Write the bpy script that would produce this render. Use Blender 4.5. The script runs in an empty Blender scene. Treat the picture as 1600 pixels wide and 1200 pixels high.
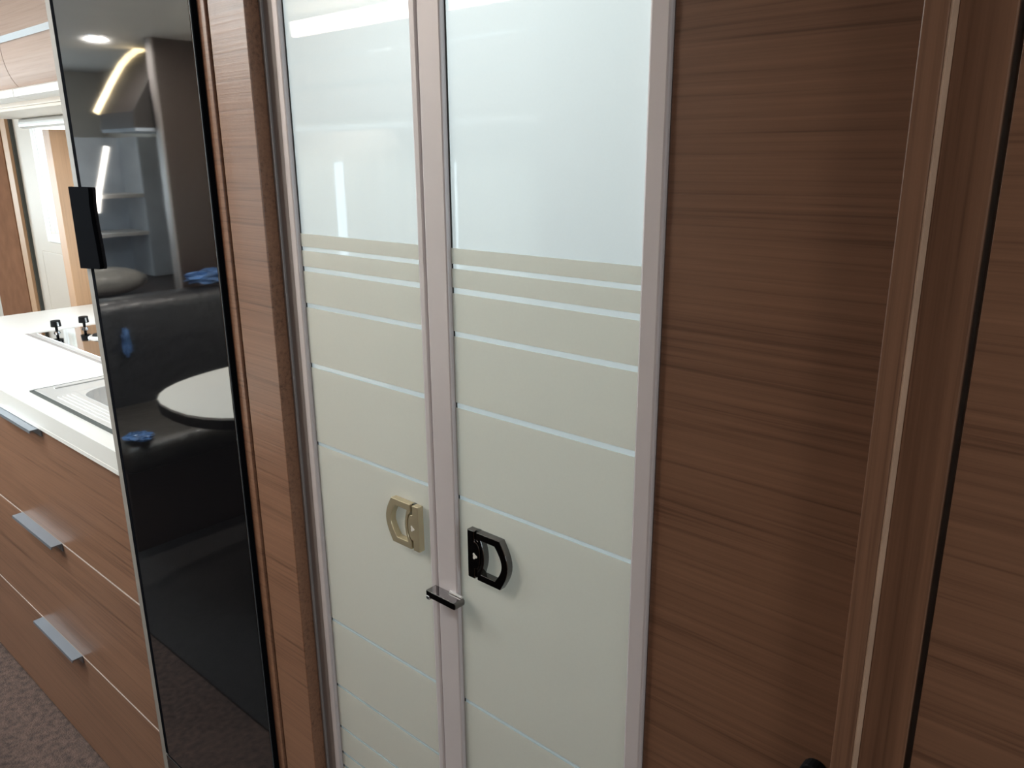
import bpy, bmesh, math, random
from mathutils import Matrix, Vector
random.seed(7)
S = bpy.context.scene
COL = S.collection

# ------------------------------------------------------------------ camera
cam_d = bpy.data.cameras.new('camera'); cam = bpy.data.objects.new('camera', cam_d)
COL.objects.link(cam); S.camera = cam
cam_d.sensor_width = 36.0; cam_d.lens = 36.0 * 1242.396 / 1600.0; cam_d.clip_start = 0.02
r = Vector((0.74783271, 0.66382818, -0.00885387)); u = Vector((-0.17737648, 0.21263875, 0.96089664))
w = Vector((-0.63975294, 0.71701946, -0.27676572))
M = Matrix((r, u, -w)).transposed().to_4x4(); M.translation = Vector((0, 0, 1.47))
cam.matrix_world = M

# ------------------------------------------------------------------ world, exposure
S.view_settings.view_transform = 'Standard'; S.view_settings.look = 'None'
S.view_settings.exposure = 0.45; S.view_settings.gamma = 1.0
S.view_settings.use_curve_mapping = False
W = bpy.data.worlds.new('sky'); S.world = W; W.use_nodes = True
W.node_tree.nodes['Background'].inputs[0].default_value = (0.62, 0.78, 1.0, 1)
W.node_tree.nodes['Background'].inputs[1].default_value = 1.2

# ------------------------------------------------------------------ daylight at the windows (just outside each pane)
def area(name, loc, rot, sx, sy, power, color):
    d = bpy.data.lights.new(name, 'AREA'); d.shape = 'RECTANGLE'; d.size = sx; d.size_y = sy
    d.energy = power; d.color = color
    o = bpy.data.objects.new(name, d); COL.objects.link(o); o.location = loc; o.rotation_euler = rot
    return o
DAY = (0.86, 0.94, 1.0)
R90 = math.pi / 2
area('daylight_kitchen_window', (-2.40, 1.33, 1.27), (-R90, 0, 0), 1.2, 0.42, 5.5, DAY)       # towards -Y
area('daylight_dinette_window', (-2.60, -1.18, 1.20), (R90, 0, 0), 1.5, 0.55, 15, DAY)       # towards +Y
area('daylight_lounge_window', (-5.38, 0.05, 1.30), (0, -R90, 0), 0.55, 1.3, 32, DAY)       # towards +X
area('daylight_entry_door', (-3.61, 1.36, 1.42), (-R90, 0, 0), 0.26, 0.5, 2, DAY)
area('daylight_bedroom_window', (1.98, 0.1, 1.30), (0, R90, 0), 0.5, 1.0, 9, DAY)           # towards -X
area('added_rooflight_fill', (-2.25, -0.12, 2.06), (0, 0, 0), 0.62, 0.46, 24, DAY)            # downwards; unseen rooflight added to light the doors from above
area('daylight_washroom_window', (-0.55, 1.33, 1.15), (-R90, 0, 0), 0.62, 0.55, 1.3, DAY)    # towards -Y
WARM = (1.0, 0.88, 0.72); SOFT = (1.0, 0.95, 0.88)

# ------------------------------------------------------------------ materials
def nt(name):
    m = bpy.data.materials.new(name); m.use_nodes = True
    t = m.node_tree; b = t.nodes['Principled BSDF']
    return m, t, b
def mat(name, col, rough=0.5, metal=0.0, ior=1.5, coat=0.0, var=0.0, vscale=8.0, bump=0.0, bscale=60.0):
    m, t, b = nt(name)
    b.inputs['Roughness'].default_value = rough; b.inputs['Metallic'].default_value = metal
    b.inputs['IOR'].default_value = ior; b.inputs['Coat Weight'].default_value = coat
    b.inputs['Coat Roughness'].default_value = 0.04
    tc = t.nodes.new('ShaderNodeTexCoord')
    n = t.nodes.new('ShaderNodeTexNoise'); n.inputs['Scale'].default_value = vscale; n.inputs['Detail'].default_value = 3
    t.links.new(tc.outputs['Object'], n.inputs['Vector'])
    cr = t.nodes.new('ShaderNodeValToRGB')
    k = max(var, 0.01)
    cr.color_ramp.elements[0].color = tuple(c * (1 - k) for c in col) + (1,)
    cr.color_ramp.elements[1].color = tuple(min(1, c * (1 + k)) for c in col) + (1,)
    cr.color_ramp.elements[0].position = 0.3; cr.color_ramp.elements[1].position = 0.7
    t.links.new(n.outputs['Fac'], cr.inputs['Fac']); t.links.new(cr.outputs['Color'], b.inputs['Base Color'])
    if bump > 0:
        n2 = t.nodes.new('ShaderNodeTexNoise'); n2.inputs['Scale'].default_value = bscale; n2.inputs['Detail'].default_value = 4
        t.links.new(tc.outputs['Object'], n2.inputs['Vector'])
        bp = t.nodes.new('ShaderNodeBump'); bp.inputs['Strength'].default_value = bump; bp.inputs['Distance'].default_value = 0.01
        t.links.new(n2.outputs['Fac'], bp.inputs['Height']); t.links.new(bp.outputs['Normal'], b.inputs['Normal']); t.links.new(bp.outputs['Normal'], b.inputs['Coat Normal'])
    return m
def wood(name, light, dark, axis='x', rough=0.4, fine=210.0, broad=26.0, coat=0.0):
    """fine streaked veneer; the grain runs along the given axis"""
    m, t, b = nt(name)
    b.inputs['Roughness'].default_value = rough
    b.inputs['Coat Weight'].default_value = coat; b.inputs['Coat Roughness'].default_value = 0.12
    tc = t.nodes.new('ShaderNodeTexCoord')
    def stream(s_al, s_ac, detail, dist):
        mp = t.nodes.new('ShaderNodeMapping')
        mp.inputs['Scale'].default_value = (s_al, s_ac, s_ac) if axis == 'x' else ((s_ac, s_al, s_ac) if axis == 'y' else (s_ac, s_ac, s_al))
        t.links.new(tc.outputs['Object'], mp.inputs['Vector'])
        n = t.nodes.new('ShaderNodeTexNoise'); n.inputs['Scale'].default_value = 1.0
        n.inputs['Detail'].default_value = detail; n.inputs['Roughness'].default_value = 0.6
        n.inputs['Distortion'].default_value = dist
        t.links.new(mp.outputs['Vector'], n.inputs['Vector'])
        return n.outputs['Fac']
    a = stream(2.6, fine, 3, 0.25); c = stream(1.4, broad, 3, 0.5); e = stream(9.0, fine * 3.2, 1, 0.0)
    def mul(x, k):
        q = t.nodes.new('ShaderNodeMath'); q.operation = 'MULTIPLY'; t.links.new(x, q.inputs[0]); q.inputs[1].default_value = k; return q.outputs[0]
    def add(x, y):
        q = t.nodes.new('ShaderNodeMath'); q.operation = 'ADD'; t.links.new(x, q.inputs[0]); t.links.new(y, q.inputs[1]); return q.outputs[0]
    f = add(add(mul(a, 0.55), mul(c, 0.28)), mul(e, 0.17))
    cr = t.nodes.new('ShaderNodeValToRGB'); E = cr.color_ramp.elements
    E[0].position = 0.34; E[0].color = dark + (1,); E[1].position = 0.64; E[1].color = light + (1,)
    mid = cr.color_ramp.elements.new(0.47); mid.color = tuple(0.35 * d + 0.65 * l for d, l in zip(dark, light)) + (1,)
    t.links.new(f, cr.inputs['Fac']); t.links.new(cr.outputs['Color'], b.inputs['Base Color'])
    bp = t.nodes.new('ShaderNodeBump'); bp.inputs['Strength'].default_value = 0.12; bp.inputs['Distance'].default_value = 0.002
    t.links.new(a, bp.inputs['Height']); t.links.new(bp.outputs['Normal'], b.inputs['Normal'])
    return m
def emit(name, col, strength):
    m, t, b = nt(name)
    b.inputs['Base Color'].default_value = (0.8, 0.8, 0.8, 1)
    b.inputs['Emission Color'].default_value = col + (1,); b.inputs['Emission Strength'].default_value = strength
    return m
def clear_glass(name):
    m = bpy.data.materials.new(name); m.use_nodes = True; t = m.node_tree; t.nodes.clear()
    o = t.nodes.new('ShaderNodeOutputMaterial'); mx = t.nodes.new('ShaderNodeMixShader'); mx.inputs[0].default_value = 0.07
    tr = t.nodes.new('ShaderNodeBsdfTransparent'); tr.inputs[0].default_value = (0.93, 0.97, 0.97, 1)
    gl = t.nodes.new('ShaderNodeBsdfGlossy'); gl.inputs['Roughness'].default_value = 0.02
    t.links.new(tr.outputs[0], mx.inputs[1]); t.links.new(gl.outputs[0], mx.inputs[2]); t.links.new(mx.outputs[0], o.inputs[0])
    return m
LW, DW = (0.225, 0.116, 0.070), (0.098, 0.048, 0.029)
m_wood = wood('walnut_veneer_horizontal', LW, DW, 'x', 0.36)
m_wood_post = wood('walnut_veneer_sheen_lit', tuple(c * 1.3 for c in LW), tuple(c * 1.3 for c in DW), 'x', 0.34)  # same walnut as m_wood, brightened to stand in for sheen on the post
m_woodz = wood('walnut_veneer_vertical', LW, DW, 'z', 0.36)
m_woody = wood('walnut_veneer_depth', LW, DW, 'y', 0.36)
m_wood_tan = wood('tan_veneer', (0.48, 0.29, 0.165), (0.39, 0.23, 0.13), 'z', 0.5)
m_wood_brown = mat('brown_laminate', (0.21, 0.105, 0.062), 0.9, 0.0, 1.05, var=0.12, vscale=12)
m_edge_line = mat('pale_drawer_edging', (0.36, 0.29, 0.25), 0.45)
m_handle = mat('blue_grey_aluminium', (0.25, 0.28, 0.32), 0.30, 0.7)
m_wood_pale = mat('pale_edge_banding', (0.40, 0.26, 0.18), 0.45, var=0.1, vscale=30)
m_wood_lock = wood('pale_gloss_veneer', (0.44, 0.33, 0.28), (0.36, 0.26, 0.21), 'x', 0.62)
m_wood_dark = wood('dark_walnut_veneer', (0.05, 0.030, 0.022), (0.028, 0.017, 0.012), 'z', 0.35)
m_wood_darkx = wood('dark_walnut_veneer_horizontal', (0.05, 0.030, 0.022), (0.028, 0.017, 0.012), 'x', 0.35)
m_alu = mat('satin_aluminium', (0.63, 0.575, 0.58), 0.45, 0.15, var=0.02)
m_alu_dark = mat('grey_aluminium', (0.33, 0.30, 0.29), 0.42, 0.2, var=0.02)
m_alu_bright = mat('polished_aluminium', (0.75, 0.78, 0.82), 0.18, 0.9)
def opal(name, col, trans, rough, ior=1.5):
    """milky glass: part of the light is scattered back, part passes through, with a clear gloss on top"""
    m = bpy.data.materials.new(name); m.use_nodes = True; t = m.node_tree; t.nodes.clear()
    o = t.nodes.new('ShaderNodeOutputMaterial'); m1 = t.nodes.new('ShaderNodeMixShader'); m1.inputs[0].default_value = trans
    df = t.nodes.new('ShaderNodeBsdfDiffuse'); tl = t.nodes.new('ShaderNodeBsdfTranslucent')
    tc = t.nodes.new('ShaderNodeTexCoord'); n = t.nodes.new('ShaderNodeTexNoise'); n.inputs['Scale'].default_value = 400.0
    t.links.new(tc.outputs['Object'], n.inputs['Vector'])
    cr = t.nodes.new('ShaderNodeValToRGB'); cr.color_ramp.elements[0].color = tuple(c * .985 for c in col) + (1,); cr.color_ramp.elements[1].color = tuple(min(1, c * 1.015) for c in col) + (1,)
    t.links.new(n.outputs['Fac'], cr.inputs['Fac'])
    for q in (df, tl): t.links.new(cr.outputs['Color'], q.inputs[0])
    t.links.new(df.outputs[0], m1.inputs[1]); t.links.new(tl.outputs[0], m1.inputs[2])
    gl = t.nodes.new('ShaderNodeBsdfGlossy'); gl.inputs['Roughness'].default_value = rough
    fr = t.nodes.new('ShaderNodeFresnel'); fr.inputs['IOR'].default_value = ior
    m2 = t.nodes.new('ShaderNodeMixShader'); t.links.new(fr.outputs[0], m2.inputs[0])
    t.links.new(m1.outputs[0], m2.inputs[1]); t.links.new(gl.outputs[0], m2.inputs[2]); t.links.new(m2.outputs[0], o.inputs[0])
    return m
m_seal = mat('dark_rubber_seal', (0.05, 0.055, 0.05), 0.6)
m_glass_white = opal('opal_glass', (0.535, 0.61, 0.64), 0.43, 0.02, 1.52)
m_frost = opal('frosted_film', (0.97, 0.90, 0.795), 0.59, 0.5, 1.35)
m_black_glass = mat('black_mirror_glass', (0.006, 0.006, 0.007), 0.03, 0.0, 2.2)
m_black = mat('black_plastic', (0.008, 0.008, 0.009), 0.55, 0.0, 1.2)
m_bevel_dark = mat('dark_grey_bevel', (0.05, 0.055, 0.06), 0.5, 0.0, 1.3)
m_floor_dark = mat('dark_floor_patch', (0.018, 0.016, 0.016), 0.95, var=0.3, vscale=60, bump=0.5, bscale=200)
m_black_matte = mat('matte_black', (0.004, 0.0045, 0.006), 0.8, 0.0, 1.04)
m_black_sat = mat('black_satin_metal', (0.012, 0.013, 0.016), 0.28, 0.2)
m_chamfer = mat('grey_bevel_metal', (0.22, 0.26, 0.28), 0.3, 0.6)
m_grey_trim = mat('grey_trim_plastic', (0.21, 0.19, 0.17), 0.5)
m_chrome_warm = mat('chrome_warm_reflection', (0.60, 0.51, 0.34), 0.26, 0.55)  # chrome; the warm reflection is put into the base colour
m_chrome = mat('darkened_chrome', (0.20, 0.19, 0.19), 0.12, 1.0)  # chrome too, its dark reflection put into the base colour
m_logo = mat('pale_emblem', (0.85, 0.82, 0.75), 0.4, 0.2)
m_white_top = mat('white_laminate', (0.64, 0.625, 0.60), 0.3)
m_steel = mat('brushed_steel', (0.72, 0.71, 0.70), 0.38, 0.7)
m_hob = mat('mirror_steel_hob', (0.50, 0.48, 0.47), 0.06, 1.0)
m_white = mat('white_plastic', (0.80, 0.79, 0.77), 0.35)
m_cream = mat('cream_panel', (0.57, 0.505, 0.435), 0.5)
m_ceil = mat('ceiling_vinyl', (0.62, 0.60, 0.57), 0.6, var=0.02)
m_wallc = mat('wall_vinyl', (0.55, 0.51, 0.46), 0.55, var=0.03)
m_greyblue = mat('grey_blue_fabric', (0.55, 0.62, 0.70), 0.8, var=0.1)
m_carpet = mat('brown_carpet', (0.078, 0.047, 0.037), 0.95, var=0.45, vscale=60, bump=0.8, bscale=220)
m_leather = mat('dark_grey_upholstery', (0.022, 0.022, 0.024), 0.45, var=0.2, vscale=20, coat=0.35, bump=0.9, bscale=17)
m_seat = mat('brown_grey_upholstery', (0.034, 0.029, 0.023), 0.5, var=0.2, coat=0.1, bump=0.8, bscale=18)
m_cushion = mat('grey_wrapped_cushion', (0.22, 0.21, 0.19), 0.4, var=0.15, coat=0.6, bump=0.5, bscale=22)
m_film = mat('clear_film_sky_glint', (0.07, 0.16, 0.36), 0.12, 0.0, 1.5, coat=0.8, var=0.5, vscale=18, bump=1.0, bscale=26)  # clear wrapping; bluish sky glints are put into its colour
m_table = mat('white_tabletop', (0.74, 0.71, 0.65), 0.35)
m_led = emit('led_strip', WARM, 14.0)
m_led_arc = emit('led_arc', (1.0, 0.76, 0.40), 6.5)
m_wood_black = mat('very_dark_veneer', (0.018, 0.013, 0.011), 0.5)
m_lamp = emit('lamp_lens', (1.0, 0.93, 0.82), 26.0)
m_led_white = emit('white_led_strip', (1.0, 0.94, 0.84), 8.0)
m_diffuser = emit('lamp_diffuser', (1.0, 0.96, 0.90), 1.3)
m_glass = clear_glass('clear_window_glass')
m_curtain = mat('cream_curtain', (0.62, 0.58, 0.50), 0.9, var=0.06, vscale=20)

# ------------------------------------------------------------------ mesh helpers
def finish(bm, name, material, parent=None, smooth=False):
    bmesh.ops.recalc_face_normals(bm, faces=bm.faces)
    me = bpy.data.meshes.new(name); bm.to_mesh(me); bm.free()
    if smooth:
        for p in me.polygons: p.use_smooth = True
    me.materials.append(material)
    o = bpy.data.objects.new(name, me); COL.objects.link(o)
    if parent is not None:
        base = parent
        off = Vector(parent.location)
        if parent.parent is not None: off = off + Vector(parent.parent.location)
        me.transform(Matrix.Translation(-off)); o.parent = parent
    return o
def recenter(o):
    """origin of a one-mesh thing to the middle of its base"""
    vs = [v.co for v in o.data.vertices]
    c = Vector(((min(v.x for v in vs) + max(v.x for v in vs)) / 2, (min(v.y for v in vs) + max(v.y for v in vs)) / 2, min(v.z for v in vs)))
    o.data.transform(Matrix.Translation(-c)); o.location = c
    return o
def addbox(bm, x0, x1, y0, y1, z0, z1, bev=0.0, seg=2):
    t = bmesh.new()
    bmesh.ops.create_cube(t, size=1.0)
    for v in t.verts:
        v.co = Vector(((x0 + x1) / 2 + v.co.x * (x1 - x0), (y0 + y1) / 2 + v.co.y * (y1 - y0), (z0 + z1) / 2 + v.co.z * (z1 - z0)))
    if bev > 0:
        bmesh.ops.bevel(t, geom=list(t.edges), offset=bev, segments=seg, profile=0.5, affect='EDGES')
    me = bpy.data.meshes.new('tmp'); t.to_mesh(me); t.free(); bm.from_mesh(me); bpy.data.meshes.remove(me)
def box(name, material, parent, x0, x1, y0, y1, z0, z1, bev=0.0, seg=2):
    bm = bmesh.new(); addbox(bm, min(x0, x1), max(x0, x1), min(y0, y1), max(y0, y1), min(z0, z1), max(z0, z1), bev, seg)
    return finish(bm, name, material, parent)
def boxes(name, material, parent, lst, bev=0.0):
    bm = bmesh.new()
    for b in lst: addbox(bm, *b, bev)
    return finish(bm, name, material, parent)
def prism(name, material, parent, pts, plane, a0, a1, bev=0.0, smooth=False, hole=None):
    """closed outline extruded between a0 and a1; plane 'xz' -> along y, 'yz' -> along x, 'xy' -> along z"""
    bm = bmesh.new()
    def P(p, a):
        return {'xz': (p[0], a, p[1]), 'yz': (a, p[0], p[1]), 'xy': (p[0], p[1], a)}[plane]
    if hole is None:
        A = [bm.verts.new(P(p, a0)) for p in pts]; B = [bm.verts.new(P(p, a1)) for p in pts]
        bm.faces.new(A); bm.faces.new(B[::-1]); n = len(pts)
        for i in range(n): bm.faces.new((A[i], B[i], B[(i + 1) % n], A[(i + 1) % n]))
    else:
        n = len(pts); rings = []
        for q in (pts, hole):
            rings.append(([bm.verts.new(P(p, a0)) for p in q], [bm.verts.new(P(p, a1)) for p in q]))
        (oA, oB), (iA, iB) = rings
        for i in range(n):
            j = (i + 1) % n
            bm.faces.new((oA[i], oA[j], iA[j], iA[i])); bm.faces.new((oB[i], iB[i], iB[j], oB[j]))
            bm.faces.new((oA[i], oB[i], oB[j], oA[j])); bm.faces.new((iA[i], iA[j], iB[j], iB[i]))
    if bev > 0:
        bmesh.ops.recalc_face_normals(bm, faces=bm.faces)
        es = [e for e in bm.edges if len(e.link_faces) == 2 and e.calc_face_angle(0) > 0.6]
        bmesh.ops.bevel(bm, geom=es, offset=bev, segments=2, profile=0.5, affect='EDGES')
    return finish(bm, name, material, parent, smooth)
def tube(name, material, parent, path, rad, n=8):
    bm = bmesh.new(); rings = []
    path = [Vector(p) for p in path]
    for i, p in enumerate(path):
        d = (path[min(i + 1, len(path) - 1)] - path[max(i - 1, 0)]).normalized()
        a = d.orthogonal().normalized() if i == 0 else (rings_a - d * rings_a.dot(d)).normalized()
        rings_a = a; b = d.cross(a)
        rings.append([bm.verts.new(p + (a * math.cos(k * 2 * math.pi / n) + b * math.sin(k * 2 * math.pi / n)) * rad) for k in range(n)])
    for i in range(len(rings) - 1):
        for k in range(n):
            bm.faces.new((rings[i][k], rings[i][(k + 1) % n], rings[i + 1][(k + 1) % n], rings[i + 1][k]))
    bm.faces.new(rings[0]); bm.faces.new(rings[-1][::-1])
    return finish(bm, name, material, parent, True)
def cyl(name, material, parent, x, y, z0, z1, r0, r1=None, n=24, smooth=False):
    r1 = r0 if r1 is None else r1
    bm = bmesh.new()
    A = [bm.verts.new((x + r0 * math.cos(k * 2 * math.pi / n), y + r0 * math.sin(k * 2 * math.pi / n), z0)) for k in range(n)]
    B = [bm.verts.new((x + r1 * math.cos(k * 2 * math.pi / n), y + r1 * math.sin(k * 2 * math.pi / n), z1)) for k in range(n)]
    for k in range(n): bm.faces.new((A[k], A[(k + 1) % n], B[(k + 1) % n], B[k]))
    bm.faces.new(A[::-1]); bm.faces.new(B)
    return finish(bm, name, material, parent, smooth)
def tag(o, label, cat, group=None, kind=None):
    o['label'] = label; o['category'] = cat
    if group: o['group'] = group
    if kind: o['kind'] = kind
    return o
def thing(name, loc, label, cat, group=None, kind=None):
    o = bpy.data.objects.new(name, None); COL.objects.link(o); o.location = loc; o.empty_display_size = 0.1
    return tag(o, label, cat, group, kind)
def wall_rects(a0, a1, z0, z1, holes):
    """rectangles of a wall strip a0..a1 x z0..z1 around the holes (a0,a1,z0,z1), sorted along a"""
    out = []; cur = a0
    for h in sorted(holes):
        if h[0] > cur: out.append((cur, h[0], z0, z1))
        if h[2] > z0: out.append((h[0], h[1], z0, h[2]))
        if h[3] < z1: out.append((h[0], h[1], h[3], z1))
        cur = h[1]
    if cur < a1: out.append((cur, a1, z0, z1))
    return out

# ================================================================== THE SHELL
ZC = 1.97; XL, XR, YK, YO = -5.30, 1.90, 1.25, -1.10
tag(recenter(box('floor', m_carpet, None, XL - .06, XR + .06, YO - .06, YK + .06, -0.05, 0)), 'brown speckled carpet floor running along the kitchen drawers', 'floor', kind='structure')
RL = (-2.58, -1.92, -0.37, 0.13)                     # opening for the added rooflight
boxc = boxes('ceiling', m_ceil, None, [(a, b, c, d_, ZC, ZC + .05) for a, b, c, d_ in ((XL - .06, RL[0], YO - .06, YK + .06), (RL[1], XR + .06, YO - .06, YK + .06), (RL[0], RL[1], YO - .06, RL[2]), (RL[0], RL[1], RL[3], YK + .06))])
tag(recenter(boxc), 'pale vinyl ceiling mirrored at the top of the black fridge', 'ceiling', kind='structure')
KW = (-2.98, -1.82, 1.05, 1.48)                      # kitchen window
ED = (-3.99, -3.36, 0.06, 1.90)                      # entry door
BWN = (-0.86, -0.24, 0.88, 1.42)                    # washroom window
OW = (-3.35, -1.85, 0.92, 1.47)                      # dinette window
def wall_y(name, y0, y1, x0, x1, holes, material, label):
    o = boxes(name, material, None, [(a, b, y0, y1, c, d) for a, b, c, d in wall_rects(x0, x1, 0, ZC, holes)])
    return tag(recenter(o), label, 'wall', kind='structure')
wall_y('wall_kitchen', YK, YK + .05, XL, XR, [KW, ED, BWN], m_wallc, 'outer caravan wall behind the worktop and the entry door')
wall_y('wall_dinette', YO - .05, YO, XL, XR, [OW], m_wallc, 'outer caravan wall behind the dinette, mirrored in the glass doors')
def wall_x(name, x0, x1, holes, label):
    o = boxes(name, m_wallc, None, [(x0, x1, a, b, c, d) for a, b, c, d in wall_rects(YO, YK, 0, ZC, holes)])
    return tag(recenter(o), label, 'wall', kind='structure')
LWN = (-0.60, 0.70, 1.02, 1.58); BW = (-0.40, 0.60, 1.05, 1.55)
wall_x('wall_front', XL - .05, XL, [LWN], 'far front wall of the lounge behind the shelves')
wall_x('wall_rear', XR, XR + .05, [BW], 'rear wall of the bedroom end')
def window_y(name, h, y0, y1, label):
    t = thing(name, ((h[0] + h[1]) / 2, (y0 + y1) / 2, h[2]), label, 'window', kind='structure'); e = .025
    boxes('window_frame', m_white, t, [(h[0], h[0] + e, y0, y1, h[2], h[3]), (h[1] - e, h[1], y0, y1, h[2], h[3]), (h[0] + e, h[1] - e, y0, y1, h[2], h[2] + e), (h[0] + e, h[1] - e, y0, y1, h[3] - e, h[3])])
    ym = (y0 + y1) / 2
    box('pane', m_glass, t, h[0] + e, h[1] - e, ym - .003, ym + .003, h[2] + e, h[3] - e)
def window_x(name, h, x0, x1, label):
    t = thing(name, ((x0 + x1) / 2, (h[0] + h[1]) / 2, h[2]), label, 'window', kind='structure'); e = .025
    boxes('window_frame', m_white, t, [(x0, x1, h[0], h[0] + e, h[2], h[3]), (x0, x1, h[1] - e, h[1], h[2], h[3]), (x0, x1, h[0] + e, h[1] - e, h[2], h[2] + e), (x0, x1, h[0] + e, h[1] - e, h[3] - e, h[3])])
    xm = (x0 + x1) / 2
    box('pane', m_glass, t, xm - .003, xm + .003, h[0] + e, h[1] - e, h[2] + e, h[3] - e)
window_y('window_1', KW, YK, YK + .05, 'kitchen window above the worktop, hidden behind the fridge')
window_y('window_2', OW, YO - .05, YO, 'bright dinette window mirrored faintly in the glass doors')
window_y('window_6', BWN, YK, YK + .05, 'washroom window behind the milky glass doors')
window_x('window_3', LWN, XL - .05, XL, 'front lounge window in the far end wall')
window_x('window_4', BW, XR, XR + .05, 'small bedroom window in the rear wall')

t = thing('added_window_5', (-2.25, -.12, ZC), 'unseen rooflight added above the kitchen aisle for its light', 'window', kind='structure')
boxes('window_frame', m_white, t, [(RL[0] - .03, RL[0], RL[2] - .03, RL[3] + .03, ZC - .012, ZC - .0005), (RL[1], RL[1] + .03, RL[2] - .03, RL[3] + .03, ZC - .012, ZC - .0005), (RL[0], RL[1], RL[2] - .03, RL[2], ZC - .012, ZC - .0005), (RL[0], RL[1], RL[3], RL[3] + .03, ZC - .012, ZC - .0005)])
box('pane', m_glass, t, RL[0] + .001, RL[1] - .001, RL[2] + .001, RL[3] - .001, ZC + .03, ZC + .036)

# ================================================================== SHOWER DOOR
YF = 0.570          # front of the aluminium stiles
YG = 0.577          # glass surface
ZB, ZT = 0.10, 1.90
t = thing('door_frame', (-0.625, YF, 0.0), 'fixed grey aluminium frame around the two striped glass door leaves', 'frame')
bm = bmesh.new()
addbox(bm, -0.9035, -0.8992, .5690, .600, ZB - .03, ZT + .03, .001)
addbox(bm, -0.8992, -0.8805, .5725, .600, ZB - .03, ZT + .03)
finish(bm, 'jamb', m_alu_dark, t)
box('head', m_alu_dark, t, -0.8805, -0.344, .573, .600, ZT + .002, ZT + .03)
box('threshold', m_alu_dark, t, -0.8805, -0.344, .573, .600, ZB - .03, ZB - .002)
stripes = [(1.3625, 1.3575), (1.3378, 1.3318), (1.2912, 1.2856), (1.2120, 1.2062), (1.1030, 1.0985), (0.8350, 0.8305), (0.7250, 0.7208), (0.6520, 0.6480), (0.6055, 0.6015), (0.5810, 0.5770), (0.5640, 0.5600)]
FT, FB = 1.3785, 0.545
def front_face(o):
    m0 = o.data.materials[0]; o.data.materials.append(m_glass)
    for p in o.data.polygons: p.material_index = 0 if p.normal.y < -.9 else 1
def leaf(label, x0, xg0, xg1, x1, hang):
    t = thing('glass_door_leaf', ((x0 + x1) / 2, YG, ZB), label, 'door', 'glass door leaves of the shower room')
    bevs = 0.0022
    box('stile', m_alu, t, x0, xg0, YF, .592, ZB, ZT, bevs)
    box('stile', m_alu, t, xg1, x1, YF, .592, ZB, ZT, bevs)
    box('rail', m_alu, t, xg0, xg1, YF, .592, ZT - .03, ZT, .001)
    box('rail', m_alu, t, xg0, xg1, YF, .592, ZB, ZB + .03, .001)
    g = box('glass_pane', m_glass_white, t, xg0 - .003, xg1 + .003, YG, YG + .006, ZB + .025, ZT - .025); g['label'] = 'glossy pale aqua-white glass'
    front_face(g)
    box('rubber_seal', m_seal, t, xg0, xg0 + .0016, YG - .0008, YG + .001, ZB + .03, ZT - .03)
    edges = [FT] + [z for s in stripes for z in s] + [FB]
    for k in range(0, len(edges), 2):
        f = box('frosted_band', m_frost, t, xg0, xg1, YG - .0016, YG - .0002, edges[k + 1], edges[k]); front_face(f)
    return t
lf = leaf('narrow left glass door leaf with chrome handle, next to the fridge', -0.8790, -0.8660, -0.6415, -0.6310, 'l')
rf = leaf('right glass door leaf with chrome handle, beside the dark wooden panel', -0.6295, -0.5965, -0.3630, -0.3440, 'r')

def d_handle(t, xc, sgn, metal, label):
    """flush D pull: base strip with a boss on the door edge side, D ring hanging beside it. sgn=-1: the D opens to -x"""
    y1, y0 = YG - .0017, .5665
    z0, z1 = 1.0125, 1.0712; zc = (z0 + z1) / 2
    X = lambda d: xc + sgn * d
    h = prism('handle', metal, t, [(X(0), z0), (X(0), z1), (X(.0105), z1), (X(.0105), z1 - .0125)] +
              [(X(  .0105 + .0088 * math.sin(a) ** .8), zc + .0172 * math.cos(a)) for a in [k * math.pi / 10 for k in range(1, 10)]] +
              [(X(.0105), z0 + .0125), (X(.0105), z0)], 'xz', y0, y1, .0007)
    h['label'] = label
    # ring: outer outline and the hole, same number of points
    outer, hole = [], []
    NN = 12
    for k in range(NN + 1):                                  # outer arc top -> bottom
        f = k / NN; z = z1 - f * (z1 - z0); bulge = math.sin(f * math.pi)
        outer.append((X(.0485 + .0115 * bulge), z))
        zh = z1 - .0085 - f * (z1 - z0 - .0170); hole.append((X(.0410 + .0100 * bulge), zh))
    for k in range(NN + 1):                                  # inner arc bottom -> top, follows the boss
        f = k / NN; z = z0 + f * (z1 - z0); bulge = math.sin(f * math.pi)
        inn = .0142 + .0068 * max(0.0, (1 - ((z - zc) / .0185) ** 2)) ** .5 if abs(z - zc) < .0185 else .0142
        outer.append((X(inn), z))
        zh = z0 + .0085 + f * (z1 - z0 - .0170); hole.append((X(.0203 + .0046 * bulge), zh))
    rg = prism('pull_ring', metal, h, outer, 'xz', y0, y1, .0006, hole=hole)
    mk = []
    for k in range(14):
        a = k * 2 * math.pi / 14; rr = .0030 + .0010 * math.cos(3 * a)
        mk.append((X(.0110) + rr * math.cos(a), zc - .001 + 1.1 * rr * math.sin(a)))
    prism('emblem', m_logo, h, mk, 'xz', y0 - .0003, y0 + .0002)
    box('slot', m_seal, h, X(.0106), X(.0141), y0 + .0040, y1, z1 - .012, z1)
    box('slot', m_seal, h, X(.0106), X(.0141), y0 + .0040, y1, z0, z0 + .012)
d_handle(lf, -0.6565, -1, m_chrome_warm, 'chrome D-shaped handle, warm reflection in its colour')
d_handle(rf, -0.5745, +1, m_chrome, 'chrome D-shaped handle, dark reflection in its colour')
la = prism('latch', m_chrome, rf, [(-.6340, .9655), (-.6290, .9655), (-.6290, .9685), (-.5890, .9685), (-.5860, .9690), (-.5850, .9715), (-.5850, .9755), (-.5870, .9772), (-.6340, .9772)], 'xz', .5545, .5700, .0005)
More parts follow.
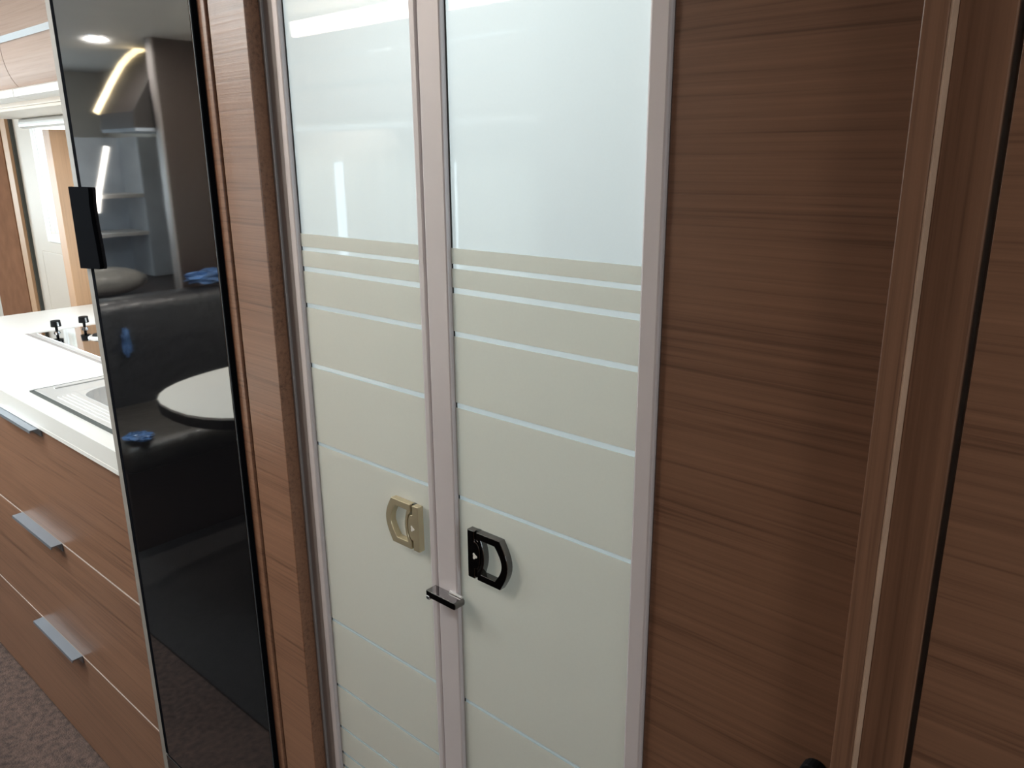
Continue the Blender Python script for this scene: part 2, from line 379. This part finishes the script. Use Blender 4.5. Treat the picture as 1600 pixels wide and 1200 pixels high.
box('catch_pin', m_alu_bright, la, -.6335, -.6285, .5538, .5560, .9668, .9705, .0004)
box('plate', m_steel, la, -.6080, -.5870, .5672, .5698, .9775, .9800, .0003)

# ================================================================== WOODEN POST beside the fridge
t = thing('trim_1', (-0.955, .58, 0), 'walnut veneered post between the black fridge and the glass doors', 'post', kind='structure')
box('edge_strip', m_wood_post, t, -1.0085, -0.9905, .548, .62, 0, ZC, .0010)
box('groove', m_wood_dark, t, -0.9905, -0.9870, .553, .62, 0, ZC)
pst = bmesh.new(); addbox(pst, -0.9870, -0.9040, .5505, 1.24, 0, ZC, .0012)
finish(pst, 'panel', m_wood_post, t)

# ================================================================== FRIDGE
t = thing('fridge', (-1.22, .80, 0), 'tall fridge with mirror-black glass door standing beside the kitchen worktop', 'fridge')
box('housing', m_wood_dark, t, -1.475, -1.0095, .560, 1.24, 0, ZC - .003)
d = box('door', m_black_glass, t, -1.4343, -1.0130, .5400, .5585, .294, 1.93, .0012); d['label'] = 'mirror-black glass fridge door'
box('side_edge', m_black_matte, d, -1.4470, -1.4345, .5402, .5595, .294, 1.93)
box('bevel_edge', m_bevel_dark, d, -1.0128, -1.0110, .5402, .5595, .294, 1.93)
box('seal', m_black_matte, d, -1.0110, -1.0090, .5412, .5595, .294, 1.93)
gt = box('side_trim', m_grey_trim, t, -1.4760, -1.4475, .5440, .5595, .02, 1.95, .001); gt['label'] = 'thin grey trim along the edge of the door'
box('lower_panel', m_black_glass, t, -1.4470, -1.0105, .5400, .5595, .02, .2885, .001)
hh = prism('handle', m_black_matte, d, [(-1.4760, 1.2880), (-1.3940, 1.2930), (-1.3910, 1.2985), (-1.3925, 1.3300), (-1.3960, 1.3640), (-1.3965, 1.4000), (-1.3910, 1.4220), (-1.3935, 1.4255), (-1.4740, 1.4255)], 'xz', .5340, .5398, .0006)
hh['label'] = 'black plate handle on the door edge'
prism('bevel', m_chamfer, hh, [(-1.4748, .5341), (-1.4748, .5390), (-1.4900, .5390), (-1.4910, .5352)], 'xy', 1.2882, 1.4250)

# ================================================================== KITCHEN RUN
XE = -1.4765
t = thing('drawer_cabinet', (-2.09, .85, 0), 'walnut kitchen cabinet with three wide drawers beside the black fridge', 'cabinet')
boxes('body', m_wood_dark, t, [(-2.7200, XE, .572, 1.24, .0, .800), (-2.7200, XE, .572, .590, .800, .897), (-2.7200, -2.05, .590, 1.24, .800, .897)])
for (z0, z1, hz) in ((.012, .3085, 1), (.3125, .6095, 1), (.6135, .8930, 1)):
    dr = box('drawer', m_wood, t, -2.7185, XE - .001, .552, .571, z0, z1, .0012)
    box('edge_strip', m_edge_line, dr, -2.7180, XE - .0015, .5514, .571, z1, z1 + .0022)
    hd = prism('handle', m_handle, dr, [(.5512, z1 - .016), (.5512, z1 + .0036), (.5275, z1 + .0030), (.5262, z1 - .0030), (.5285, z1 - .0030), (.5292, z1 + .0006), (.5490, z1 + .0008), (.5490, z1 - .016)], 'yz', -2.155, -1.895)
    hd['label'] = 'polished aluminium lip handle'
t = thing('drawer_cabinet', (-2.93, .85, 0), 'walnut kitchen cabinet under the hob end of the worktop, by the entry door', 'cabinet')
box('body', m_wood_dark, t, -3.148, -2.7215, .572, 1.24, 0, .897)
dr = box('door', m_wood, t, -3.148, -2.7225, .552, .571, .012, .893, .0012)
prism('handle', m_alu_bright, dr, [(.5512, .877), (.5512, .8966), (.5275, .8960), (.5262, .890), (.5285, .890), (.5292, .8936), (.5490, .8938), (.5490, .877)], 'yz', -3.02, -2.84)

t = thing('worktop', (-2.30, .89, .90), 'white kitchen worktop carrying the hob and the sink', 'worktop')
HB = (-2.735, -2.150, .794, 1.185); SK = (-2.035, -1.535, .592, 1.06)
bas = (-1.945, -1.60, .650, .97)
def frame_rects(o, h): return [(o[0], h[0], o[2], o[3]), (h[1], o[1], o[2], o[3]), (h[0], h[1], o[2], h[2]), (h[0], h[1], h[3], o[3])]
boxes('slab', m_white_top, t, [(a, b, c, d_, .9065, .945) for a, b, c, d_ in frame_rects((-3.150, XE, .5445, 1.249), bas)])
box('front_edge', m_white_top, t, -3.150, XE, .5440, .560, .8975, .9065)

t = thing('hob', (-2.44, .99, .945), 'steel gas hob with black knobs set into the white worktop', 'hob')
box('frame', m_steel, t, HB[0], HB[1], HB[2], HB[3], .9452, .9495, .0015)
box('rim', m_alu_dark, t, HB[0] + .004, HB[1] - .004, HB[2] + .004, HB[2] + .012, .9496, .9506)
box('plate', m_hob, t, HB[0] + .028, HB[1] - .022, HB[2] + .030, HB[3] - .02, .9496, .9512, .0006)
for (kx, ky) in ((-2.668, .868), (-2.668, .950), (-2.668, 1.032)):
    kb = cyl('knob', m_black, t, kx, ky, .9712, .9900, .0150, .0138)
    cyl('stem', m_black, kb, kx, ky, .9512, .9712, .0042)
    cyl('collar', m_chrome, kb, kx, ky, .9512, .9560, .0100, .0080)
    box('pointer', m_alu_bright, kb, kx + .0132, kx + .0205, ky - .002, ky + .002, .974, .988)
for (bx_, by_) in ((-2.50, .93), (-2.30, .93), (-2.40, 1.09)):
    bnr = cyl('burner', m_steel, t, bx_, by_, .9513, .957, .034, .030)
    cyl('burner_cap', m_black, bnr, bx_, by_, .957, .961, .022, .020)
t = thing('sink', (-1.78, .83, .945), 'stainless steel sink with ribbed drainer set into the worktop beside the fridge', 'sink')
boxes('rim', m_steel, t, [(a, b, c, d_, .9452, .9490) for a, b, c, d_ in frame_rects(SK, bas)], .0008)
boxes('dark_seal', m_seal, t, [(SK[0] - .004, SK[1] + .004, SK[2] - .009, SK[2] - .0002, .9451, .9486), (SK[0] - .008, SK[0] - .0002, SK[2], SK[3], .9451, .9480)])
boxes('raised_edge', m_steel, t, [(SK[0] + .022, SK[0] + .030, SK[2] + .035, SK[3] - .03, .9491, .9515), (SK[0] + .03, SK[1] - .03, SK[3] - .04, SK[3] - .032, .9491, .9515)], .0008)
bm = bmesh.new()
def rr_ring(x0, x1, y0, y1, r_, z, n=6):
    out = []
    for cx, cy, a0 in ((x1 - r_, y1 - r_, 0), (x0 + r_, y1 - r_, R90), (x0 + r_, y0 + r_, 2 * R90), (x1 - r_, y0 + r_, 3 * R90)):
        for k in range(n + 1):
            a = a0 + R90 * k / n; out.append(bm.verts.new((cx + r_ * math.cos(a), cy + r_ * math.sin(a), z)))
    return out
rs = [rr_ring(bas[0], bas[1], bas[2], bas[3], .001, .9489), rr_ring(bas[0] + .003, bas[1] - .003, bas[2] + .003, bas[3] - .003, .06, .9475), rr_ring(bas[0] + .012, bas[1] - .012, bas[2] + .012, bas[3] - .012, .06, .83), rr_ring(bas[0] + .04, bas[1] - .04, bas[2] + .04, bas[3] - .04, .05, .81)]
for a, b in zip(rs[:-1], rs[1:]):
    for k in range(len(a)): bm.faces.new((a[k], a[(k + 1) % len(a)], b[(k + 1) % len(a)], b[k]))
bm.faces.new(rs[-1])
finish(bm, 'basin', m_steel, t, False)
for k in range(4):
    box('drainer_rib', m_steel, t, SK[0] + .11, SK[1] - .02, SK[2] + .012 + .010 * k, SK[2] + .016 + .010 * k, .9490, .9512, .0008)

# end panel, overhead lockers, light bar
t = tag(recenter(box('end_panel', m_wood_tan, None, -3.215, -3.1525, 1.108, 1.2495, 0, 1.600, .002)), 'tan wooden end panel at the far end of the worktop, beside the entry door', 'panel')
t = thing('overhead_locker', (-2.33, 1.02, 1.60), 'pale glossy overhead locker above the kitchen worktop', 'locker')
prof = [(.7955, 1.80), (.7940, 1.775), (.7935, 1.755), (.7940, 1.738), (.7955, 1.722), (.7985, 1.706), (.8030, 1.690), (.8085, 1.677), (.8150, 1.666), (.8220, 1.657)]
box('body', m_cream, t, -3.20, XE, .842, 1.249, 1.612, ZC - .002, .002)
def flap(x0, x1):
    fr = [(.815, 1.955), (.802, 1.88)] + prof
    bk = [(y + .022, z) for y, z in fr][::-1]
    f = prism('flap_door', m_wood_lock, t, fr + bk, 'yz', x0, x1, 0, False)
    return f
for x0, x1 in ((-3.198, -2.5025), (-2.4985, XE - .001)):
    f = flap(x0, x1)
    box('grip_rail', m_alu_bright, f, x0 + .004, x1 - .004, .7895, .7925, 1.762, 1.778)
    prism('lower_edge', m_white, f, [(.8215, 1.6565), (.806, 1.650), (.806, 1.632), (.845, 1.624), (.845, 1.6565)], 'yz', x0, x1)
box('underside', m_cream, t, -3.20, XE, .846, 1.249, 1.604, 1.612)
t = thing('light_bar', (-2.55, 1.10, 1.56), 'white light bar under the overhead locker', 'lamp')
box('housing', m_white, t, -3.18, -1.60, 1.02, 1.18, 1.572, 1.6035, .012, 3)
box('diffuser', m_diffuser, t, -3.10, -1.70, 1.05, 1.15, 1.5685, 1.5718, .001)

# entry door
t = thing('door_1', (-3.675, 1.27, .06), 'white entry door with a bright window beyond the worktop', 'door', kind='structure')
WN = (-3.745, -3.47, 1.165, 1.70)
boxes('leaf', m_cream, t, [(a, b, 1.262, 1.295, c, d_) for a, b, c, d_ in frame_rects((ED[0] + .004, ED[1] - .004, ED[2], ED[3]), WN)])
pts_o = lambda e: (WN[0] - e, WN[1] + e, WN[2] - e, WN[3] + e)
boxes('window_frame', m_white, t, [(a, b, 1.254, 1.2618, c, d_) for a, b, c, d_ in frame_rects(pts_o(.035), WN)], .003)
box('window_pane', m_glass, t, WN[0], WN[1], 1.276, 1.281, WN[2], WN[3])
box('embossed_panel', m_cream, t, ED[0] + .11, ED[1] - .06, 1.2575, 1.2618, .30, 1.085, .004)
box('door_seal', m_seal, t, ED[0] - .012, ED[0] + .003, 1.249, 1.290, ED[2], ED[3])
box('door_handle', m_chamfer, t, -3.405, -3.365, 1.215, 1.2618, .955, .985, .004)
t = tag(recenter(boxes('trim_2', m_wood_tan, None, [(-4.07, -4.002, 1.236, 1.2495, 0, 1.95), (-3.358, -3.335, 1.236, 1.2495, 0, 1.95)])), 'tan wooden trim around the white entry door', 'trim', kind='structure')
tag(recenter(box('wall_panel', m_wood_brown, None, -4.49, -4.071, 1.232, 1.2495, 0, 1.95, .001)), 'brown wooden wall panel left of the white entry door', 'panel')

# ================================================================== RIGHT SIDE: sliding panel, bead, frame, far door
t = thing('sliding_panel', (-0.25, .585, 0), 'dark walnut sliding panel right of the glass doors', 'panel')
box('leaf', m_wood, t, -0.3435, -0.1420, .575, .600, .012, ZC - .008, .001)
hd = prism('handle', m_black, t, [(-.1775 + .0105 * math.cos(a), (.976 if math.sin(a) >= 0 else .885) + .0105 * math.sin(a)) for a in [k * 2 * math.pi / 20 for k in range(20)]], 'xz', .5630, .5749, .0015)
hd['label'] = 'black oblong pull'
box('inset', m_chamfer, hd, -.1800, -.1750, .5622, .5630, .884, .977, .0003)
t = thing('trim_3', (-0.15, .56, 0), 'projecting walnut bead and jamb right of the sliding panel', 'door jamb', kind='structure')
bm = bmesh.new(); addbox(bm, -0.1557, -0.1412, .5360, .5748, .0, ZC - .001, .0008); finish(bm, 'bead', m_woodz, t)
box('pale_edge', m_wood_pale, t, -0.1412, -0.1396, .5365, .5750, 0, ZC - .001, .0006)
box('jamb', m_woodz, t, -0.1396, -0.1090, .5480, .6300, 0, ZC - .001, .0008)
t = thing('door_2', (0.2, .58, 0), 'dark walnut cabinet door at the right edge, past the black gap', 'door', kind='structure')
box('leaf', m_wood, t, -0.1043, 0.62, .5485, .572, .01, ZC - .006, .0003)
box('shadow_gap', m_black_matte, t, -0.1090, -0.1043, .575, .60, 0, ZC - .006)
# shower cubicle lining behind the leaves and the rest of the partition
tag(recenter(box('wall_washroom', m_white, None, 0.62, 0.66, .60, 1.2495, 0, ZC)), 'inner side wall of the washroom behind the glass doors', 'wall', kind='structure')
t = thing('washroom_lamp', (-.55, .93, ZC), 'round washroom ceiling lamp behind the glass doors', 'lamp')
cyl('housing', m_white, t, -.55, .93, ZC - .03, ZC - .0005, .10, .11)
cyl('diffuser', m_diffuser, t, -.55, .93, ZC - .036, ZC - .0301, .085, .09)
ld = bpy.data.lights.new('washroom_bulb', 'AREA'); ld.shape = 'DISK'; ld.size = .17; ld.energy = 9.5; ld.color = (1, .98, .94)
lo = bpy.data.objects.new('washroom_bulb', ld); COL.objects.link(lo); lo.parent = t; lo.location = (0, 0, -.04)

# ================================================================== OPPOSITE SIDE (seen mirrored in fridge and glass)
t = thing('wardrobe', (-0.4, -.84, 0), 'tall dark wardrobe across the aisle, mirrored in the right glass leaf', 'wardrobe')
box('body', m_wood, t, -1.44, 0.62, -1.099, -.602, 0, ZC - .002, .002)
for k in range(4):
    xa = -1.43 + k * .51
    wd = box('door', m_wood, t, xa, xa + .505, -.6015, -.583, .06, ZC - .05, .0015)
    box('handle', m_alu_bright, wd, xa + .03, xa + .042, -.5828, -.570, 1.0, 1.16, .001)
t = thing('overhead_locker', (-2.05, -.86, 1.56), 'pale overhead locker above the dinette, mirrored in the glass doors', 'locker')
box('body', m_cream, t, -2.66, -1.443, -1.099, -.648, 1.575, 1.88, .002)
for x0, x1 in ((-2.658, -2.052), (-2.048, -1.445)):
    fl = prism('flap_door', m_wood_lock, t, [(-.647, 1.60), (-.628, 1.60), (-.612, 1.66), (-.606, 1.74), (-.612, 1.82), (-.628, 1.878), (-.647, 1.878)], 'yz', x0, x1)
    box('grip_rail', m_alu_bright, fl, x0 + .02, x1 - .02, -.6058, -.6020, 1.700, 1.712)
    box('grip_rail', m_alu_bright, fl, x0 + .02, x1 - .02, -.6140, -.6090, 1.790, 1.800)
box('light_strip', m_led, t, -2.65, -1.46, -.660, -.640, 1.886, 1.936)
box('base_trim', m_white, t, -2.66, -1.445, -.66, -.61, 1.556, 1.5745, .003)
t = thing('dinette_table', (-2.45, -.45, 0), 'white oval dinette table with dark edge, mirrored in the fridge door', 'table')
def oval(cx, cy, rx, ry, n=36, p=2.5):
    out = []
    for k in range(n):
        a = 2 * math.pi * k / n; c, s_ = math.cos(a), math.sin(a)
        out.append((cx + rx * math.copysign(abs(c) ** (2 / p), c), cy + ry * math.copysign(abs(s_) ** (2 / p), s_)))
    return out
prism('tabletop', m_table, t, oval(-2.42, -.545, .36, .545), 'xy', .6925, .700)
prism('edge_band', m_black, t, oval(-2.42, -.545, .362, .547), 'xy', .662, .6922)
cyl('pedestal', m_alu_bright, t, -2.45, -.55, .02, .6618, .04)
cyl('foot', m_alu_dark, t, -2.45, -.55, 0, .02, .22, .2)

def soft_box(name, material, parent, x0, x1, y0, y1, z0, z1, bev, seg=4, puff=0.0):
    bm = bmesh.new(); addbox(bm, x0, x1, y0, y1, z0, z1, bev, seg)
    o = finish(bm, name, material, parent, True)
    return o
t = thing('dinette_bench', (-3.2, -.5, 0), 'dark upholstered bench in clear wrapping, mirrored in the fridge door', 'bench')
box('base', m_wood_darkx, t, -3.53, -2.93, -1.09, -.03, 0, .33)
soft_box('seat', m_seat, t, -3.44, -2.87, -1.09, -.005, .331, .45, .045)
soft_box('backrest', m_leather, t, -3.58, -3.40, -1.09, -.005, .335, .900, .06)
t = thing('dinette_bench', (-1.75, -.5, 0), 'dark upholstered bench against the wardrobe side', 'bench')
box('base', m_wood_darkx, t, -2.0, -1.60, -1.09, -.12, 0, .33)
soft_box('seat', m_seat, t, -2.02, -1.60, -1.09, -.10, .331, .45, .045)
soft_box('backrest', m_leather, t, -1.60, -1.445, -1.09, -.10, .02, .900, .05)
# crumpled film lying over the bench
def film(name, cx, cy, cz, sx, sy, sz, seed, label):
    rnd = random.Random(seed); bm = bmesh.new()
    bmesh.ops.create_icosphere(bm, subdivisions=3, radius=1.0)
    for v in bm.verts:
        k = 1 + rnd.uniform(-.30, .18)
        v.co = Vector((cx + v.co.x * sx * k, cy + v.co.y * sy * k, cz + v.co.z * sz * k))
    o = finish(bm, name, m_film, None); recenter(o)
    return tag(o, label, 'wrapping')
film('plastic_film', -3.48, -.74, .944, .05, .13, .035, 3, 'crumpled clear film coloured with sky glint on top of the bench back, mirrored in the fridge')
o = film('plastic_film', -3.384, -.28, .725, .009, .019, .065, 5, 'scrap of clear film, coloured as a sky glint, hanging on the bench backrest')
film('plastic_film', -2.92, -.09, .468, .06, .05, .012, 9, 'clear film coloured as a sky glint at the front edge of the bench seat')
tag(recenter(box('floor_patch', m_floor_dark, None, -3.6, -1.30, -1.05, .19, .0005, .006, .002)), 'dark flat patch on the floor under the dinette, mirrored in the fridge', 'mat')  # thin dark layer over the carpet under the dinette
m_cloth = opal('curtain_cloth', (0.80, 0.78, 0.72), 0.55, 0.9, 1.05)
for x0, x1, lb in ((-3.40, -3.035, 'narrow cream curtain at the far end of the dinette window'), (-2.97, -2.285, 'cream curtain drawn over the middle of the dinette window'), (-2.26, -1.80, 'cream curtain at the wardrobe end of the dinette window')):
    n = int((x1 - x0) / .012); fr = [(x0 + (x1 - x0) * k / n, -1.070 + .012 * math.sin(k * .85)) for k in range(n + 1)]
    tag(recenter(prism('curtain', m_cloth, None, fr + [(x, y - .0015) for x, y in fr[::-1]], 'xy', .905, 1.50)), lb, 'curtain', 'curtains of the dinette window')
# partition behind the bench
t = thing('partition', (-3.62, -.85, 0), 'dark wooden partition behind the bench, mirrored in the fridge', 'partition')
box('panel', m_wood_dark, t, -3.645, -3.60, -1.099, -.655, 0, ZC - .001)
box('edge_profile', m_alu_dark, t, -3.650, -3.595, -.6548, -.643, 0, ZC - .001, .003)
# lounge locker with curved end and light
t = thing('lounge_locker', (-3.83, -.85, 1.58), 'dark lounge locker with curved lit end, mirrored in the fridge', 'locker')
arc = [(-.812, 1.960), (-.772, 1.946), (-.736, 1.920), (-.700, 1.884), (-.666, 1.837), (-.636, 1.794), (-.609, 1.750), (-.582, 1.710), (-.556, 1.668)]
prism('body', m_wood_black, t, [(-1.099, 1.960)] + arc + [(-.552, 1.60), (-1.099, 1.60)], 'yz', -4.0, -3.652)
tube('light_arc', m_led_arc, t, [(-4.018, y + .006, z + .006) for y, z in arc], .016)
box('underside', m_greyblue, t, -4.0, -3.652, -1.098, -.556, 1.585, 1.5995)
t = thing('corner_shelf', (-4.5, -.85, .84), 'corner shelf unit with two pale shelves and a light strip, mirrored in the fridge', 'shelf')
box('back', m_greyblue, t, -4.70, -4.66, -1.098, -.60, .84, 1.58)
box('side', m_greyblue, t, -4.6595, -4.42, -1.098, -.90, .84, 1.58)
box('shelf', m_white, t, -4.6595, -4.42, -.899, -.68, 1.268, 1.288, .002)
box('shelf', m_white, t, -4.6595, -4.42, -.899, -.64, 1.068, 1.088, .002)
tube('light_strip', m_led_white, t, [(-4.41, -.735, 1.53), (-4.41, -.70, 1.42), (-4.41, -.665, 1.31), (-4.41, -.640, 1.20)], .014)
t = thing('lounge_cabinet', (-4.3, -.65, 0), 'low dark lounge cabinet behind the dinette partition', 'cabinet')
box('body', m_wood_darkx, t, -4.705, -3.66, -1.098, -.20, 0, .815)
box('top', m_wood_darkx, t, -4.705, -3.655, -1.098, -.195, .8155, .835, .002)
bm = bmesh.new(); bmesh.ops.create_uvsphere(bm, u_segments=28, v_segments=16, radius=1)
for v in bm.verts:
    x, y, z = v.co
    sq = lambda q: math.copysign(abs(q) ** .75, q)
    v.co = Vector((-3.98 + .11 * sq(x), -.42 + .235 * sq(y), .905 + .068 * z * (1 - .25 * abs(y) ** 3)))
tag(recenter(finish(bm, 'cushion', m_cushion, None, True)), 'grey scatter cushion in clear wrapping lying behind the bench back', 'cushion')
# ceiling spots; the one over the bench is added to brighten the table
for (sx, sy, lb, pw) in ((-3.72, -.47, 'small round ceiling spot mirrored at the top of the fridge door', 7), (-2.95, .15, 'round ceiling spot above the far end of the kitchen aisle', 4), (-1.35, -.05, 'round ceiling spot above the aisle in front of the fridge', 4), (0.85, -.10, 'large round ceiling lamp above the bedroom end of the aisle', 5.5), (-2.9, -.75, 'unseen ceiling spot added above the bench to brighten the table', 17)):
    t = thing('ceiling_spot', (sx, sy, ZC), lb, 'lamp', 'ceiling spots along the aisle')
    cyl('ring', m_alu_bright, t, sx, sy, ZC - .010, ZC - .0005, .042, .045)
    cyl('lens', m_lamp, t, sx, sy, ZC - .0125, ZC - .0101, .032, .034)
    ld = bpy.data.lights.new('spot_bulb', 'AREA'); ld.shape = 'DISK'; ld.size = .30 if sx > 0 else .07; ld.energy = pw; ld.color = SOFT
    lo = bpy.data.objects.new('spot_bulb', ld); COL.objects.link(lo); lo.parent = t; lo.location = (0, 0, -.016)
# round switch on the wardrobe side
tag(recenter(prism('thermostat', m_white, None, [(-.70 + .035 * math.cos(k * math.pi / 12), 1.50 + .035 * math.sin(k * math.pi / 12)) for k in range(24)], 'yz', -1.457, -1.4405, .003)), 'round white thermostat on the wardrobe side, mirrored in the glass', 'thermostat')
